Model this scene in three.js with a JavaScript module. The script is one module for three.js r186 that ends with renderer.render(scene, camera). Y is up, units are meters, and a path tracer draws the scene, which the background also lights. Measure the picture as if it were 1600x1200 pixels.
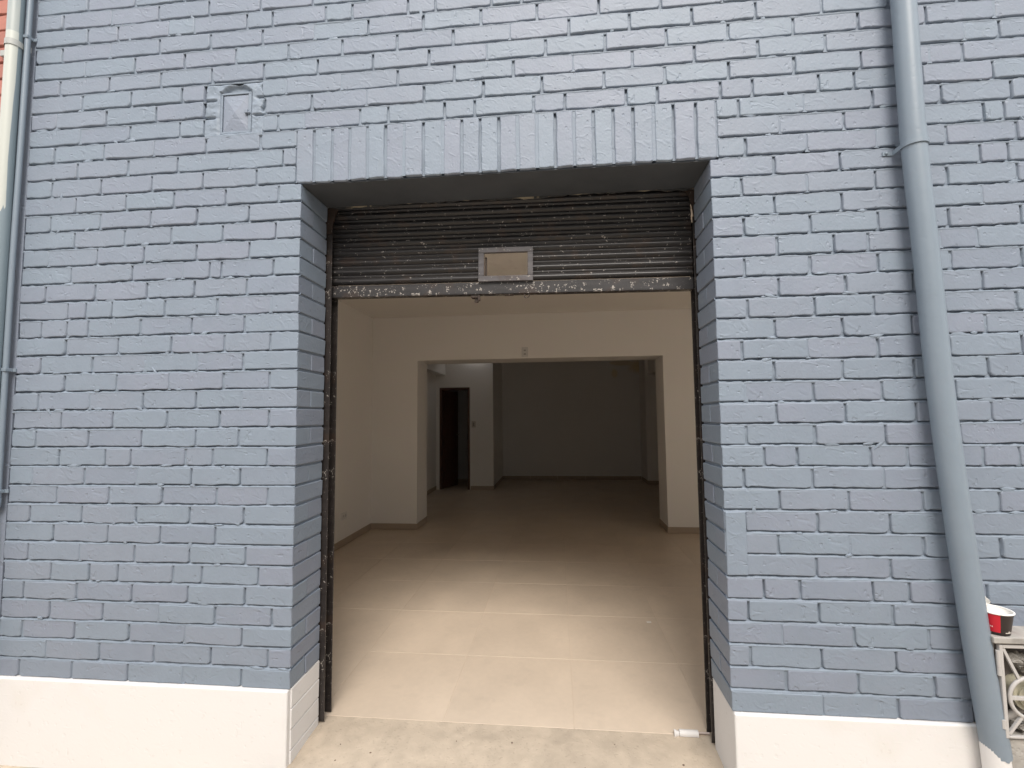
import * as THREE from 'three';
import { RoundedBoxGeometry } from 'three/addons/geometries/RoundedBoxGeometry.js';
import { mergeGeometries, mergeVertices, toCreasedNormals } from 'three/addons/utils/BufferGeometryUtils.js';

// ---------------------------------------------------------------- camera, sky, sun, exposure
const scene = new THREE.Scene();
const camera = new THREE.PerspectiveCamera(78.73, 4 / 3, 0.05, 400);
camera.position.set(1.0202, 1.2774, 1.7465);
camera.rotation.set(0.06886, 0.09653, -0.009615, 'YXZ');
scene.add(camera);
camera.updateMatrixWorld(true); camera.updateProjectionMatrix();

{ // overcast sky: brighter overhead (cloud layer), faintly cool
  const W = 64, H = 32, d = new Float32Array(W * H * 4);
  for (let j = 0; j < H; j++) for (let i = 0; i < W; i++) {
    const el = ((j + .5) / H - .5) * Math.PI, s = Math.max(0, Math.sin(el));
    const L = .95 * (1 + 2 * s) / 3, k = (j * W + i) * 4;
    d[k] = L * .965; d[k + 1] = L * .99; d[k + 2] = L * 1.04; d[k + 3] = 1;
  }
  const t = new THREE.DataTexture(d, W, H, THREE.RGBAFormat, THREE.FloatType);
  t.mapping = THREE.EquirectangularReflectionMapping; t.magFilter = t.minFilter = THREE.LinearFilter; t.needsUpdate = true;
  scene.background = t; scene.environment = t;
}
const sun = new THREE.DirectionalLight(0xfff6ec, 1.5);
sun.position.set(2.2, 10, 8.6); sun.target.position.set(.8, .8, 0);
sun.castShadow = true; sun.shadow.radius = 55; sun.shadow.mapSize.set(2048, 2048);
Object.assign(sun.shadow.camera, { left: -6, right: 6, top: 6, bottom: -6, near: .5, far: 40 });
scene.add(sun, sun.target);

const renderer = new THREE.WebGLRenderer({ antialias: true });
renderer.setSize(1024, 768);
renderer.toneMapping = THREE.LinearToneMapping;
renderer.toneMappingExposure = 2.55;
renderer.shadowMap.enabled = true;

// ---------------------------------------------------------------- helpers
function rngOf(seed) { let a = seed >>> 0; return () => { a = (a + 0x6D2B79F5) | 0; let t = Math.imul(a ^ (a >>> 15), 1 | a); t = (t + Math.imul(t ^ (t >>> 7), 61 | t)) ^ t; return ((t ^ (t >>> 14)) >>> 0) / 4294967296; }; }
const R = rngOf(7);
const rr = (a, b, r = R) => a + (b - a) * r();
function lattice(n, seed) { const r = rngOf(seed), g = new Float32Array(n * n); for (let i = 0; i < g.length; i++) g[i] = r(); return g; }
// periodic value noise, u and v in 0..1, cells nu x nv
function noiseGrid(nu, nv, seed) {
  const r = rngOf(seed), g = new Float32Array(nu * nv); for (let i = 0; i < g.length; i++) g[i] = r();
  return (u, v) => {
    const x = u * nu, y = v * nv, i = Math.floor(x), j = Math.floor(y); let f = x - i, h = y - j; f = f * f * (3 - 2 * f); h = h * h * (3 - 2 * h);
    const a = ((i % nu) + nu) % nu, b = (a + 1) % nu, c = (((j % nv) + nv) % nv) * nu, e = (((j + 1) % nv + nv) % nv) * nu;
    return (g[c + a] * (1 - f) + g[c + b] * f) * (1 - h) + (g[e + a] * (1 - f) + g[e + b] * f) * h;
  };
}
function fbm(n, oct, seed, ax = 1, ay = 1) { const L = []; for (let o = 0; o < oct; o++) L.push(noiseGrid(Math.max(2, Math.round(n * ax * 2 ** o)), Math.max(2, Math.round(n * ay * 2 ** o)), seed + o * 17)); return (u, v) => { let s = 0, a = .5, t = 0; for (const f of L) { s += a * f(u, v); t += a; a *= .5; } return s / t; }; }
const sm = (a, b, x) => { const t = Math.min(1, Math.max(0, (x - a) / (b - a))); return t * t * (3 - 2 * t); };
// texture of N px, covering `size` metres; fn(u, v) -> [r, g, b] (sRGB 0..1) or a number
function tex(N, size, fn, colour) {
  const d = new Uint8Array(N * N * 4);
  for (let j = 0; j < N; j++) for (let i = 0; i < N; i++) {
    const v = fn((i + .5) / N, (j + .5) / N), k = (j * N + i) * 4, a = typeof v === 'number' ? [v, v, v] : v;
    for (let c = 0; c < 3; c++) d[k + c] = Math.max(0, Math.min(255, Math.round(a[c] * 255))); d[k + 3] = 255;
  }
  const t = new THREE.DataTexture(d, N, N, THREE.RGBAFormat); t.wrapS = t.wrapT = THREE.RepeatWrapping;
  t.magFilter = THREE.LinearFilter; t.minFilter = THREE.LinearMipmapLinearFilter; t.generateMipmaps = true;
  if (colour) t.colorSpace = THREE.SRGBColorSpace; t.repeat.set(1 / size, 1 / size); t.needsUpdate = true; return t;
}
const srgb = c => c <= .0031308 ? c * 12.92 : 1.055 * c ** (1 / 2.4) - .055;
const lin = a => a.map(srgb);
const used = new Map();
function numbered(n) { const k = used.get(n) || 0; used.set(n, k + 1); return k ? `${n}_${String(k).padStart(3, '0')}` : n; }
function shade(m) { m.castShadow = m.receiveShadow = true; return m; }
function part(parent, name, geo, mat) { const m = shade(new THREE.Mesh(geo, mat)); m.name = name; parent.add(m); return m; }
function thing(name, label, category, pos = [0, 0, 0], group) { const g = new THREE.Group(); g.name = numbered(name); g.position.set(...pos); g.userData = { label, category }; if (group) g.userData.group = group; scene.add(g); return g; }
function struct(name, geo, mat) { const m = shade(geo ? new THREE.Mesh(geo, mat) : new THREE.Group()); m.name = numbered(name); m.userData.kind = 'structure'; scene.add(m); return m; }
// planar uv in metres, by the way each face points
function boxUV(g) {
  if (g.index) g = g.toNonIndexed(); const p = g.attributes.position, n = p.count, uv = new Float32Array(n * 2), A = new THREE.Vector3(), B = new THREE.Vector3(), C = new THREE.Vector3();
  for (let i = 0; i < n; i += 3) {
    A.fromBufferAttribute(p, i); B.fromBufferAttribute(p, i + 1); C.fromBufferAttribute(p, i + 2);
    const N = B.clone().sub(A).cross(C.clone().sub(A)), ax = Math.abs(N.x), ay = Math.abs(N.y), az = Math.abs(N.z);
    [A, B, C].forEach((q, k) => { const [u, v] = az >= ax && az >= ay ? [q.x, q.y] : ax >= ay ? [q.z, q.y] : [q.x, q.z]; uv[(i + k) * 2] = u; uv[(i + k) * 2 + 1] = v; });
  }
  g.setAttribute('uv', new THREE.BufferAttribute(uv, 2)); return g;
}
function box(x0, x1, y0, y1, z0, z1, r = 0) {
  const w = x1 - x0, h = y1 - y0, d = z1 - z0;
  const g = r ? new RoundedBoxGeometry(w, h, d, 2, r) : new THREE.BoxGeometry(w, h, d);
  g.translate((x0 + x1) / 2, (y0 + y1) / 2, (z0 + z1) / 2); return boxUV(g);
}
function tube(pts, r, seg = 24, rad = 12, closed = false) { return new THREE.TubeGeometry(new THREE.CatmullRomCurve3(pts.map(p => new THREE.Vector3(...p)), closed), seg, r, rad, closed); }
const merge = a => mergeGeometries(a.map(g => { g = g.index ? g.toNonIndexed() : g; for (const k of Object.keys(g.attributes)) if (!['position', 'normal', 'uv'].includes(k)) g.deleteAttribute(k); return g; }));

// ---------------------------------------------------------------- materials
// roller-painted brick: stipple, drag creases and slow unevenness
const stip = fbm(150, 2, 11), slow = fbm(9, 3, 21), creaseA = fbm(14, 3, 31, 1, 2.6), creaseM = fbm(7, 2, 41), pit = fbm(60, 2, 51);
const strokes = (() => { // short drag marks and dribbles left in the clay and the paint
  const N = 1024, f = new Float32Array(N * N), r = rngOf(77);
  for (let k = 0; k < 460; k++) {
    const a = r() < .7 ? rr(-.9, -.15, r) : rr(-.1, .3, r), l = rr(8, 34, r), w = rr(1.2, 3.2, r), A = rr(.05, .2, r) * (r() < .65 ? 1 : -1), cx = r() * N, cy = r() * N, bend = rr(-.02, .02, r);
    for (let t = -l; t <= l; t += 1) for (let s = -8; s <= 8; s++) { const x = cx + Math.cos(a) * t - Math.sin(a) * (s + bend * t * t), y = cy + Math.sin(a) * t + Math.cos(a) * (s + bend * t * t), g = A * Math.exp(-s * s / (2 * w * w)) * (1 - (t / l) ** 2); const i = ((Math.round(x) % N) + N) % N, j = ((Math.round(y) % N) + N) % N, q = j * N + i; if (Math.abs(g) > Math.abs(f[q])) f[q] = g; }
  }
  return (u, v) => f[Math.min(N - 1, Math.floor(v * N)) * N + Math.min(N - 1, Math.floor(u * N))];
})();
const paintBump = tex(1024, 1.1, (u, v) => {
  return .45 + .13 * (stip(u, v) - .5) + .6 * (slow(u, v) - .5) + strokes(u, v) - .3 * sm(.80, .87, pit(u, v));
});
const tone = fbm(6, 4, 61), tone2 = fbm(40, 3, 71);
function paintMap(base, alt, seed) {
  return tex(512, 1.7, (u, v) => { const k = sm(.3, .7, tone(u + seed * .13, v + seed * .29)), g = 1 + .07 * (tone2(u, v) - .5); return lin(base.map((b, i) => (b * (1 - k) + alt[i] * k) * g)); }, true);
}
const bluesSpec = [[[.200, .237, .291], [.207, .239, .292]], [[.201, .240, .293], [.203, .245, .298]], [[.196, .230, .285], [.209, .237, .293]]];
const blues = bluesSpec.map(([a, b], i) => new THREE.MeshStandardMaterial({ map: paintMap(a, b, i), bumpMap: paintBump, bumpScale: .0042, roughness: .55 }));
const bluePlain = blues[0];
const blueMortar = new THREE.MeshStandardMaterial({ map: blues[1].map, bumpMap: paintBump, bumpScale: .003, roughness: .6 });
const bluePipe = new THREE.MeshStandardMaterial({ map: paintMap([.197, .241, .286], [.204, .248, .293], 5), roughness: .42, bumpMap: paintBump, bumpScale: .0006 });
const scuff = fbm(5, 5, 81), fleck = fbm(120, 2, 91), fine = fbm(200, 2, 95);
const white = new THREE.MeshStandardMaterial({ map: tex(512, 1.6, (u, v) => { const k = sm(.55, .8, scuff(u, v)), f = .4 * sm(.84, .9, fleck(u, v)); return lin([.70 - .03 * k - .1 * f, .685 - .035 * k - .12 * f, .672 - .05 * k - .14 * f]); }, true), bumpMap: paintBump, bumpScale: .0011, roughness: .6 });
const plaster = new THREE.MeshStandardMaterial({ map: tex(256, 2.3, (u, v) => { const k = scuff(u, v) - .5; return lin([.85 + .03 * k, .815 + .03 * k, .765 + .03 * k]); }, true), bumpMap: paintBump, bumpScale: .0012, roughness: .8 });
const stone = fbm(30, 4, 101), agg = fbm(150, 2, 111), blot = fbm(6, 4, 121);
const concMap = tex(1024, 1.2, (u, v) => { const k = stone(u, v) - .5, b = sm(.5, .75, blot(u, v)), s = sm(.72, .80, agg(u, v)), s2 = sm(.26, .2, agg(u + .37, v + .11)); const g = 1 + .3 * k - .09 * b - .06 * s + .05 * s2; return lin([.475 * g, .398 * g, .31 * g]); }, true);
const concBump = tex(512, 1.2, (u, v) => .5 + .5 * (stone(u, v) - .5) - .2 * sm(.72, .8, agg(u, v)));
const concrete = new THREE.MeshStandardMaterial({ map: concMap, bumpMap: concBump, bumpScale: .004, roughness: .85 });
const greyConc = new THREE.MeshStandardMaterial({ map: tex(512, .7, (u, v) => { const k = stone(u, v) - .5, b = sm(.45, .7, blot(u, v)); const g = 1 + .5 * k - .25 * b; return lin([.36 * g, .34 * g, .31 * g]); }, true), bumpMap: concBump, bumpScale: .006, roughness: .9 });
const tileCloud = fbm(8, 4, 131), tileFine = fbm(90, 2, 141), dirt = fbm(26, 4, 146);
const tileMats = [0, 1, 2].map(i => new THREE.MeshStandardMaterial({
  map: tex(512, 1.65, (u, v) => { const k = tileCloud(u + i * .31, v + i * .17) - .5, f = tileFine(u, v) - .5, dd = sm(.66, .8, dirt(u + i * .2, v)); const g = 1 + .16 * k + .06 * f - .035 * dd + (i - 1) * .012; return lin([.635 * g, .53 * g, .42 * g]); }, true),
  roughnessMap: tex(256, 1.65, (u, v) => .55 + .3 * (tileCloud(u, v) - .5)), roughness: .75, bumpMap: paintBump, bumpScale: .0004 }));
const grout = new THREE.MeshStandardMaterial({ color: new THREE.Color().setRGB(.62, .515, .41), roughness: .9 });
const chipA = fbm(60, 3, 151), chipB = fbm(190, 2, 161), rustN = fbm(9, 4, 171), streak = fbm(5, 4, 175, 1, 14);
function chipped(amount, seed, base = [.030, .027, .027]) {
  return new THREE.MeshStandardMaterial({
    map: tex(1024, .8, (u, v) => {
      const a = chipA(u + seed * .37, v + seed * .21), b = chipB(u + seed * .11, v), c = sm(amount, amount + .03, .55 * a + .45 * b), ru = sm(.62, .74, rustN(u + seed * .3, v)) * .35, st = streak(u, v) - .5;
      const d = base.map(x => x * (1 + .8 * st)), r = [.06, .036, .024];
      return lin(d.map((x, i) => { const y = x * (1 - ru) + r[i] * ru; return y * (1 - c) + [.34, .315, .285][i] * c; }));
    }, true), roughness: .36, bumpMap: tex(256, .8, (u, v) => .5 + .4 * (chipA(u, v) - .5)), bumpScale: .001 });
}
const blackSlat = chipped(.715, 0, [.023, .0215, .022]), blackBar = chipped(.645, 1, [.034, .032, .033]), blackGuide = chipped(.69, 2, [.028, .023, .021]);
const greyFrame = chipped(.69, 3, [.105, .098, .102]);
const rustBrown = chipped(.72, 4, [.05, .034, .026]);
const wood = new THREE.MeshStandardMaterial({ map: tex(256, .6, (u, v) => { const k = streak(v, u) - .5; return lin([.09 * (1 + k), .04 * (1 + k), .025 * (1 + k)]); }, true), roughness: .5 });
const mat = (r, g, b, rough = .6, o = {}) => new THREE.MeshStandardMaterial({ color: new THREE.Color().setRGB(r, g, b), roughness: rough, ...o });

// ---------------------------------------------------------------- ground outside
const FLOOR = 0, P = .076, Y0 = .33, DW = 1.6, DH = Y0 + 25 * P;   // course height, level of course 0, doorway width and height
const asphalt = new THREE.MeshStandardMaterial({ map: tex(256, 1, (u, v) => { const g = 1 + .6 * (stone(u, v) - .5); return lin([.30 * g, .29 * g, .27 * g]); }, true), roughness: .9 });
struct('ground', new THREE.PlaneGeometry(300, 300).rotateX(-Math.PI / 2).translate(0, -.26, 0), asphalt);
struct('pavement', box(-12, 14, -.3, -.072, -.05, 2.6, .02), new THREE.MeshStandardMaterial({ map: concMap, bumpMap: concBump, bumpScale: .004, roughness: .85 }));

// ---------------------------------------------------------------- rooms behind the doorway
const HC = 2.45, LX = -1.14, RX = 2.9, RX1 = 5.7, BAY = [3.2, 5.5];   // the front room runs on to the right, behind a second open bay
{
  const fl = struct('floor', null); fl.name = 'floor';
  part(fl, 'grout_bed', box(LX - .1, RX + .1, -.2, -.0015, -8.0, -.2785), grout);
  part(fl, 'side_paving', box(RX + .1, RX1 + .1, -.2, -.0005, -4.0, -.2785), tileMats[1]);
  const s = .5492, tx = -.0316, tz = -.2746, gs = [];
  const tg = new RoundedBoxGeometry(s - .0026, .012, s - .0026, 1, .001);
  for (let j = 0; j < 14; j++) for (let i = -3; i < 6; i++) {
    let x0 = tx + i * s, x1 = x0 + s, z1 = tz - j * s, z0 = z1 - s; if (x1 < LX + .05 || x0 > RX - .05) continue;
    x0 = Math.max(x0, LX - .05); x1 = Math.min(x1, RX + .05);
    const g = tg.clone(); g.scale((x1 - x0 - .0026) / (s - .0026), 1, 1); g.translate((x0 + x1) / 2, -.006 + rr(-.0004, .0004), (z0 + z1) / 2);
    part(fl, 'floor_tile', boxUV(g), tileMats[Math.floor(R() * 3)]);
  }
}
const stainMap = tex(512, 3.4, (u, v) => { // back wall: damp-stained corner under the ceiling
  const x = u * 3.4 - .4, y = v * 3.4, w = .22 * (scuff(u * 2, v * 2) - .5);
  const b = (cx, cy, rx, ry) => Math.hypot((x - cx) / rx + w * 3, (y - cy) / ry + w * 4);
  const k = Math.max(sm(1.2, .5, b(2.28, 2.26, .22, .17)), .8 * sm(1.2, .5, b(1.78, 2.13, .07, .1)), .7 * sm(1.1, .85, b(1.95, 2.33, .3, .05)));
  return lin([.82 - .06 * k, .80 - .15 * k, .77 - .3 * k]);
}, true);
const stained = new THREE.MeshStandardMaterial({ map: stainMap, roughness: .85 });
struct('interior_wall_left', box(LX - .2, LX, -.2, HC + .2, -8.1, -.225), plaster);
struct('interior_wall_right', box(RX, RX + .2, -.2, HC + .25, -8.1, -3.96), plaster);
struct('front_room_right_wall', box(RX1, RX1 + .2, -.2, HC + .2, -4.1, -.225), plaster);
{ // partition with the wide opening
  const g = merge([box(LX, -.598, 0, HC, -3.96, -3.55), box(2.19, RX1, 0, HC, -3.96, -3.55), box(-.598, 2.19, 1.936, HC, -3.96, -3.55)]);
  struct('partition_wall', g, plaster);
}
struct('ceiling', box(LX, RX1, HC, HC + .15, -3.96, -.222), plaster);
{ // rear ceiling, with a small roof light above the far left corner
  const z0 = -8.1, z1 = -3.96, a = -.56, b = -.2, c = -6.42, d = -6.12, y0 = 2.6, y1 = 2.72;
  struct('rear_ceiling', merge([box(LX, a, y0, y1, z0, z1), box(b, RX, y0, y1, z0, z1), box(a, b, y0, y1, z0, c), box(a, b, y0, y1, d, z1)]), plaster);
}
struct('rear_wall', box(-1.14, RX, 0, 2.6, -8.05, -7.83), stained);
struct('rear_partition', merge([box(LX, -1.075, 0, 2.6, -6.6, -6.45), box(-.53, -.112, 0, 2.6, -6.6, -6.45), box(-1.075, -.53, 1.80, 2.6, -6.6, -6.45), box(-.26, -.112, 0, 2.6, -7.83, -6.6)]), plaster);
struct('rear_pier', box(2.66, RX, 0, 2.6, -7.83, -7.2), plaster);
struct('ceiling_beam', box(LX, -.97, 2.02, 2.6, -6.45, -3.96), plaster);
struct('ceiling_beam', box(2.72, RX, 2.03, 2.6, -7.2, -3.96), plaster);
struct('header_above_partition', box(LX, RX, HC + .15, 2.72, -3.98, -3.80), plaster);
{ // tiled skirting, 7 cm
  const h = .068, t = .009, S = [];
  const sk = struct('skirting', null), skirtMat = mat(.40, .315, .24, .5);
  const seg = (x0, x1, z0, z1) => part(sk, 'skirting_tile', box(x0, x1, .001, h, z0, z1, .002), skirtMat);
  for (let z = -.3; z > -3.54; z -= .55) seg(LX, LX + t, Math.max(z - .547, -3.55), z);
  seg(LX + t, -.598 + t, -3.55, -3.55 + t); seg(-.598, -.598 + t, -3.96, -3.55);
  seg(2.19 - t, 2.73, -3.55, -3.55 + t); for (let x = 2.733; x < RX1; x += .55) seg(x, Math.min(x + .547, RX1), -3.55, -3.55 + t); seg(2.19 - t, 2.19, -3.96, -3.55);
  for (let z = -3.97; z > -6.4; z -= .55) seg(LX, LX + t, Math.max(z - .547, -6.45), z);
  seg(-.52, -.112 + t, -6.45, -6.45 + t); seg(-.112, -.112 + t, -7.83, -6.45);
  for (let x = -.1; x < 2.6; x += .55) seg(x, Math.min(x + .547, 2.66), -7.83, -7.83 + t);
  seg(2.66 - t, 2.66, -7.82, -7.2); seg(2.66 - t, RX, -7.2, -7.2 + t);
}
{ // inner skin of the front wall
  struct('inner_front_wall', merge([box(LX, -.03, -.2, HC, -.305, -.225), box(1.63, BAY[0], -.2, HC, -.305, -.225), box(BAY[1], RX1, -.2, HC, -.305, -.225)]), plaster);
}

// ---------------------------------------------------------------- the painted brick front
const JOINTS = {
"-1":[-1147,-912,-671,-439,-198,1898,2136],
"0":[-1031,-799,-564,-327,-93,1785,2015,2253],
"1":[-1145,-912,-674,-435,-201,1670,1903,2139],
"2":[-1027,-792,-548,-314,-81,1777,2010,2246],
"3":[-1147,-910,-668,-430,-193,1669,1902,2138],
"4":[-1027,-858,-734,-496,-375,-141,1724,1844,2079,2196,2434],
"5":[-1138,-905,-665,-429,-195,1654,1902,2141],
"6":[-1029,-785,-558,-323,1779,2012,2250,2487],
"7":[-1143,-905,-667,-436,-207,1671,1912,2148],
"8":[-1022,-789,-556,-324,-110,1791,2019,2256,2495],
"9":[-1138,-904,-666,-433,-227,1674,1903,2137],
"10":[-1022,-813,-700,-463,-347,-117,1746,1857,2099,2219,2457,2568],
"11":[-1132,-896,-657,-421,-238,1688,1919,2151,2389],
"12":[-1021,-788,-550,-323,-114,1793,2024,2255,2492],
"13":[-1132,-895,-659,-427,-231,1691,1923,2149,2383],
"14":[-1016,-779,-546,-312,-116,1792,2023,2258,2492],
"15":[-1131,-894,-656,-426,-229,1686,1910,2144,2373,2604],
"16":[-1021,-781,-543,-311,-116,1803,2031,2261,2496],
"17":[-1138,-1019,-920,-684,-457,-229,1711,1941,2140,2369,2599],
"18":[-1018,-935,-816,-578,-349,-116,1822,2049,2497],
"19":[-1128,-897,-663,-451,-223,1706,1934,2163,2400,2628],
"20":[-1013,-734,-504,-387,-336,-111,1824,2019,2134,2371,2490],
"21":[-1123,-896,-682,-448,-218,1712,1942,2172,2404,2636],
"22":[-1007,-775,-563,-336,-106,1822,2053,2516],
"23":[-1125,-890,-658,-452,-223,1710,1938,2171,2409,2637],
"24":[-1009,-775,-558,-328,-96,1827,2056,2523,2613],
"25":[-1127,-896,-662,-432,-195,1729,1946,2183,2417,2646],
"26":[-1010,-776,-549,-314,-82,1853,2079,2545,2610],
"27":[-1124,-889,-658,-424,-183,1710,1942,2178,2410,2640],
"28":[-1006,-774,-544,-435,-202,-109,7,243,361,592,713,946,1068,1301,1418,1649,1764,1998,2122,2351,2584],
"29":[-1121,-888,-655,-437,-167,37,270,506,748,980,1219,1447,1682,1916,2150,2381,2491],
"30":[-1005,-775,-541,-440,-184,-73,162,398,631,868,1101,1328,1560,1791,2029,2500,2619],
"31":[-1117,-883,-642,-409,-176,58,295,528,762,996,1227,1458,1687,1920,2148,2377,2607],
"32":[-999,-765,-536,-303,-71,163,395,626,857,1088,1321,1555,1788,2024,2489],
"33":[-1117,-884,-654,-419,-186,43,273,504,740,964,1205,1441,1670],
"34":[-996,-853,-613,-495,-258,-144,90,204,439,554,783,903,1144],
"35":[-1119,-887,-664,-432,-198,31,265],
"36":[-1004,-778,-548],
};
const facade = thing('brick_facade', 'blue-grey painted brick front with white base around the open doorway', 'brick wall');
const blockNoise = (x, y, z, s) => Math.sin(x * 61 + s * 1.7 + y * 23) * .5 + Math.sin(y * 97 + s * 2.3 - z * 41) * .3 + Math.sin(z * 83 + x * 37 + s) * .4;
// brick seen on its face: uneven outline, worn arris, body running 4 cm back. About 120 triangles
function brickGeo(L, H, seed, { rough = 1, n = 6, m = 2, back = .045, softBottom = 1 } = {}) {
  const r = rngOf(seed * 7919 + 13), a = L / 2, b = H / 2, pts = [];
  const rc = [rr(.003, .009, r) * softBottom, rr(.003, .009, r) * softBottom, rr(.002, .006, r), rr(.002, .006, r)].map(v => Math.min(v, H * .3, L * .3)); // bl br tr tl
  if (r() < .22) rc[r() < .5 ? 0 : 1] *= 2.2;
  const wob = () => rr(-1, 1, r);
  const side = (x0, y0, x1, y1, k, nx, ny, amp) => { let w = wob() * .5; for (let i = 0; i < k; i++) { const t = (i + .5 + rr(-.25, .25, r)) / k; w = .55 * w + .45 * wob(); pts.push([x0 + (x1 - x0) * t + nx * w * amp, y0 + (y1 - y0) * t + ny * w * amp]); } };
  const corner = (x, y, dx, dy, q) => { pts.push([x - dx[0] * q, y - dx[1] * q]); pts.push([x + (dy[0] - dx[0]) * q * .29, y + (dy[1] - dx[1]) * q * .29]); pts.push([x + dy[0] * q, y + dy[1] * q]); };
  side(-a + rc[0], -b, a - rc[1], -b, n, 0, 1, .0050 * rough); corner(a, -b, [1, 0], [0, 1], rc[1]);
  side(a, -b + rc[1], a, b - rc[2], m, 1, 0, .0034 * rough); corner(a, b, [0, 1], [-1, 0], rc[2]);
  side(a - rc[2], b, -a + rc[3], b, n, 0, 1, .0032 * rough); corner(-a, b, [-1, 0], [0, -1], rc[3]);
  side(-a, b - rc[3], -a, -b + rc[0], m, 1, 0, .0034 * rough); corner(-a, -b, [0, -1], [1, 0], rc[0]);
  const N = pts.length, pos = [], nor = [], idx = [], uo = r() * 3, vo = r() * 3, uv = [];
  const push = (x, y, z, nx, ny, nz) => { pos.push(x, y, z); const l = Math.hypot(nx, ny, nz); nor.push(nx / l, ny / l, nz / l); uv.push(x + uo, y + vo); };
  const out = pts.map((q, i) => { const p0 = pts[(i + N - 1) % N], p1 = pts[(i + 1) % N]; const dx = p1[0] - p0[0], dy = p1[1] - p0[1], l = Math.hypot(dx, dy); return [dy / l, -dx / l]; });
  const insO = (q, i, d) => [Math.abs(q[0]) > a - .0062 ? q[0] - Math.sign(q[0]) * d : q[0], Math.abs(q[1]) > b - .0062 ? q[1] - Math.sign(q[1]) * d : q[1]];
  push(0, 0, 0, 0, 0, 1);
  const zf = pts.map(() => rr(-.0003, .0002, r));
  pts.forEach((q, i) => { const t = insO(q, i, .0042); push(t[0], t[1], zf[i], 0, 0, 1); });
  pts.forEach((q, i) => { const t = insO(q, i, .0008); push(t[0], t[1], -.0024, out[i][0], out[i][1], .9); });
  pts.forEach((q, i) => { push(q[0], q[1], -back, out[i][0], out[i][1], .0); });
  for (let i = 0; i < N; i++) { const k = (i + 1) % N; idx.push(0, 1 + i, 1 + k); for (let l = 0; l < 2; l++) { const A = 1 + l * N + i, B = 1 + l * N + k, C = A + N, D = B + N; idx.push(A, C, B, B, C, D); } }
  const g = new THREE.BufferGeometry(); g.setAttribute('position', new THREE.Float32BufferAttribute(pos, 3)); g.setAttribute('normal', new THREE.Float32BufferAttribute(nor, 3)); g.setAttribute('uv', new THREE.Float32BufferAttribute(uv, 2)); g.setIndex(idx); return g;
}
// brick that turns a corner (two faces seen)
function blockGeo(x0, x1, y0, y1, z0, z1, seed, amp = .0016) {
  const g = mergeVertices(new RoundedBoxGeometry(x1 - x0, y1 - y0, z1 - z0, 2, .0042)), p = g.attributes.position;
  g.translate((x0 + x1) / 2, (y0 + y1) / 2, (z0 + z1) / 2);
  for (let i = 0; i < p.count; i++) { const x = p.getX(i), y = p.getY(i), z = p.getZ(i); p.setXYZ(i, x + amp * blockNoise(y, z, x, seed), y + amp * blockNoise(z, x, y, seed + 4), z + amp * blockNoise(x, y, z, seed + 9)); }
  return boxUV(g);
}
const LN = .222, HN = .066;
const stretchers = []; for (let i = 0; i < 28; i++) stretchers.push(brickGeo(LN, HN, 100 + i));
const halves = []; for (let i = 0; i < 12; i++) halves.push(brickGeo(.105, HN, 300 + i, { n: 4 }));
const mortarGeos = [];
// bed joint struck back under the upper brick and flush with the lower one; every ~1.4 cm a new section
const mN1 = noiseGrid(380, 64, 401), mN2 = noiseGrid(120, 64, 402), mN3 = noiseGrid(900, 64, 403);
function ribbon(x0, x1, y, row, { hTop = .0095, hBot = .0085, dTop = -.0185, dBot = .0002 } = {}) {
  const n = Math.max(2, Math.round((x1 - x0) / .011)), pos = [], uv = [], idx = [];
  for (let i = 0; i <= n; i++) {
    const x = x0 + (x1 - x0) * i / n, u = (x + 2) / 8, v = ((row * 7) % 64) / 64, w = mN1(u, v) - .5, w2 = mN2(u, v) - .5, w3 = mN3(u, v) - .5;
    const fill = sm(.3, .48, mN2(u, v + .5) - .5) * .8;   // lengths where the joint is filled with paint
    const zt = (dTop + .006 * w2) * (1 - fill) - .002 * fill, zm = -.0075 + .004 * w + .003 * w3 - .003 * fill, zb = dBot + .002 * w + .0012 * w3;
    pos.push(x, y + hTop, zt, x, y + .0008 + .0032 * w3 + .0022 * w, zm, x, y - .0032 + .002 * w, zb, x, y - hBot, zb - .0045);
    for (let k = 0; k < 4; k++) uv.push(x, y + k * .004);
    if (i) { const a = (i - 1) * 4, b = i * 4; for (let k = 0; k < 3; k++) idx.push(a + k, a + k + 1, b + k, b + k, a + k + 1, b + k + 1); }
  }
  const g = new THREE.BufferGeometry(); g.setAttribute('position', new THREE.Float32BufferAttribute(pos, 3)); g.setAttribute('uv', new THREE.Float32BufferAttribute(uv, 2)); g.setIndex(idx); g.computeVertexNormals(); mortarGeos.push(g);
}
function perpend(x, y0, y1, depth, seed) {
  const r = rngOf(seed + 991), n = 5, pos = [], uv = [], idx = [], lean = rr(-.002, .002, r);
  for (let i = 0; i <= n; i++) {
    const t = i / n, y = y0 + (y1 - y0) * t, xx = x + lean * (t - .5), d = depth * (.75 + .5 * r()), h = .0085;
    pos.push(xx - h, y, d * .85 - .001, xx + rr(-.001, .001, r), y, d, xx + h, y, d * .85 - .001); uv.push(xx - h, y, xx, y, xx + h, y);
    if (i) { const a = (i - 1) * 3, b = i * 3; for (let k = 0; k < 2; k++) idx.push(a + k, a + k + 1, b + k, b + k, a + k + 1, b + k + 1); }
  }
  const g = new THREE.BufferGeometry(); g.setAttribute('position', new THREE.Float32BufferAttribute(pos, 3)); g.setAttribute('uv', new THREE.Float32BufferAttribute(uv, 2)); g.setIndex(idx); g.computeVertexNormals(); mortarGeos.push(g);
}
const XL = -1.246, XR = BAY[0], TOPC = 46, HATCH = [-.415, -.165];
const specs = [];                    // ordinary bricks: x0 x1 y0 y1
const jambBricks = [];
const qr = rngOf(55);
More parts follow.
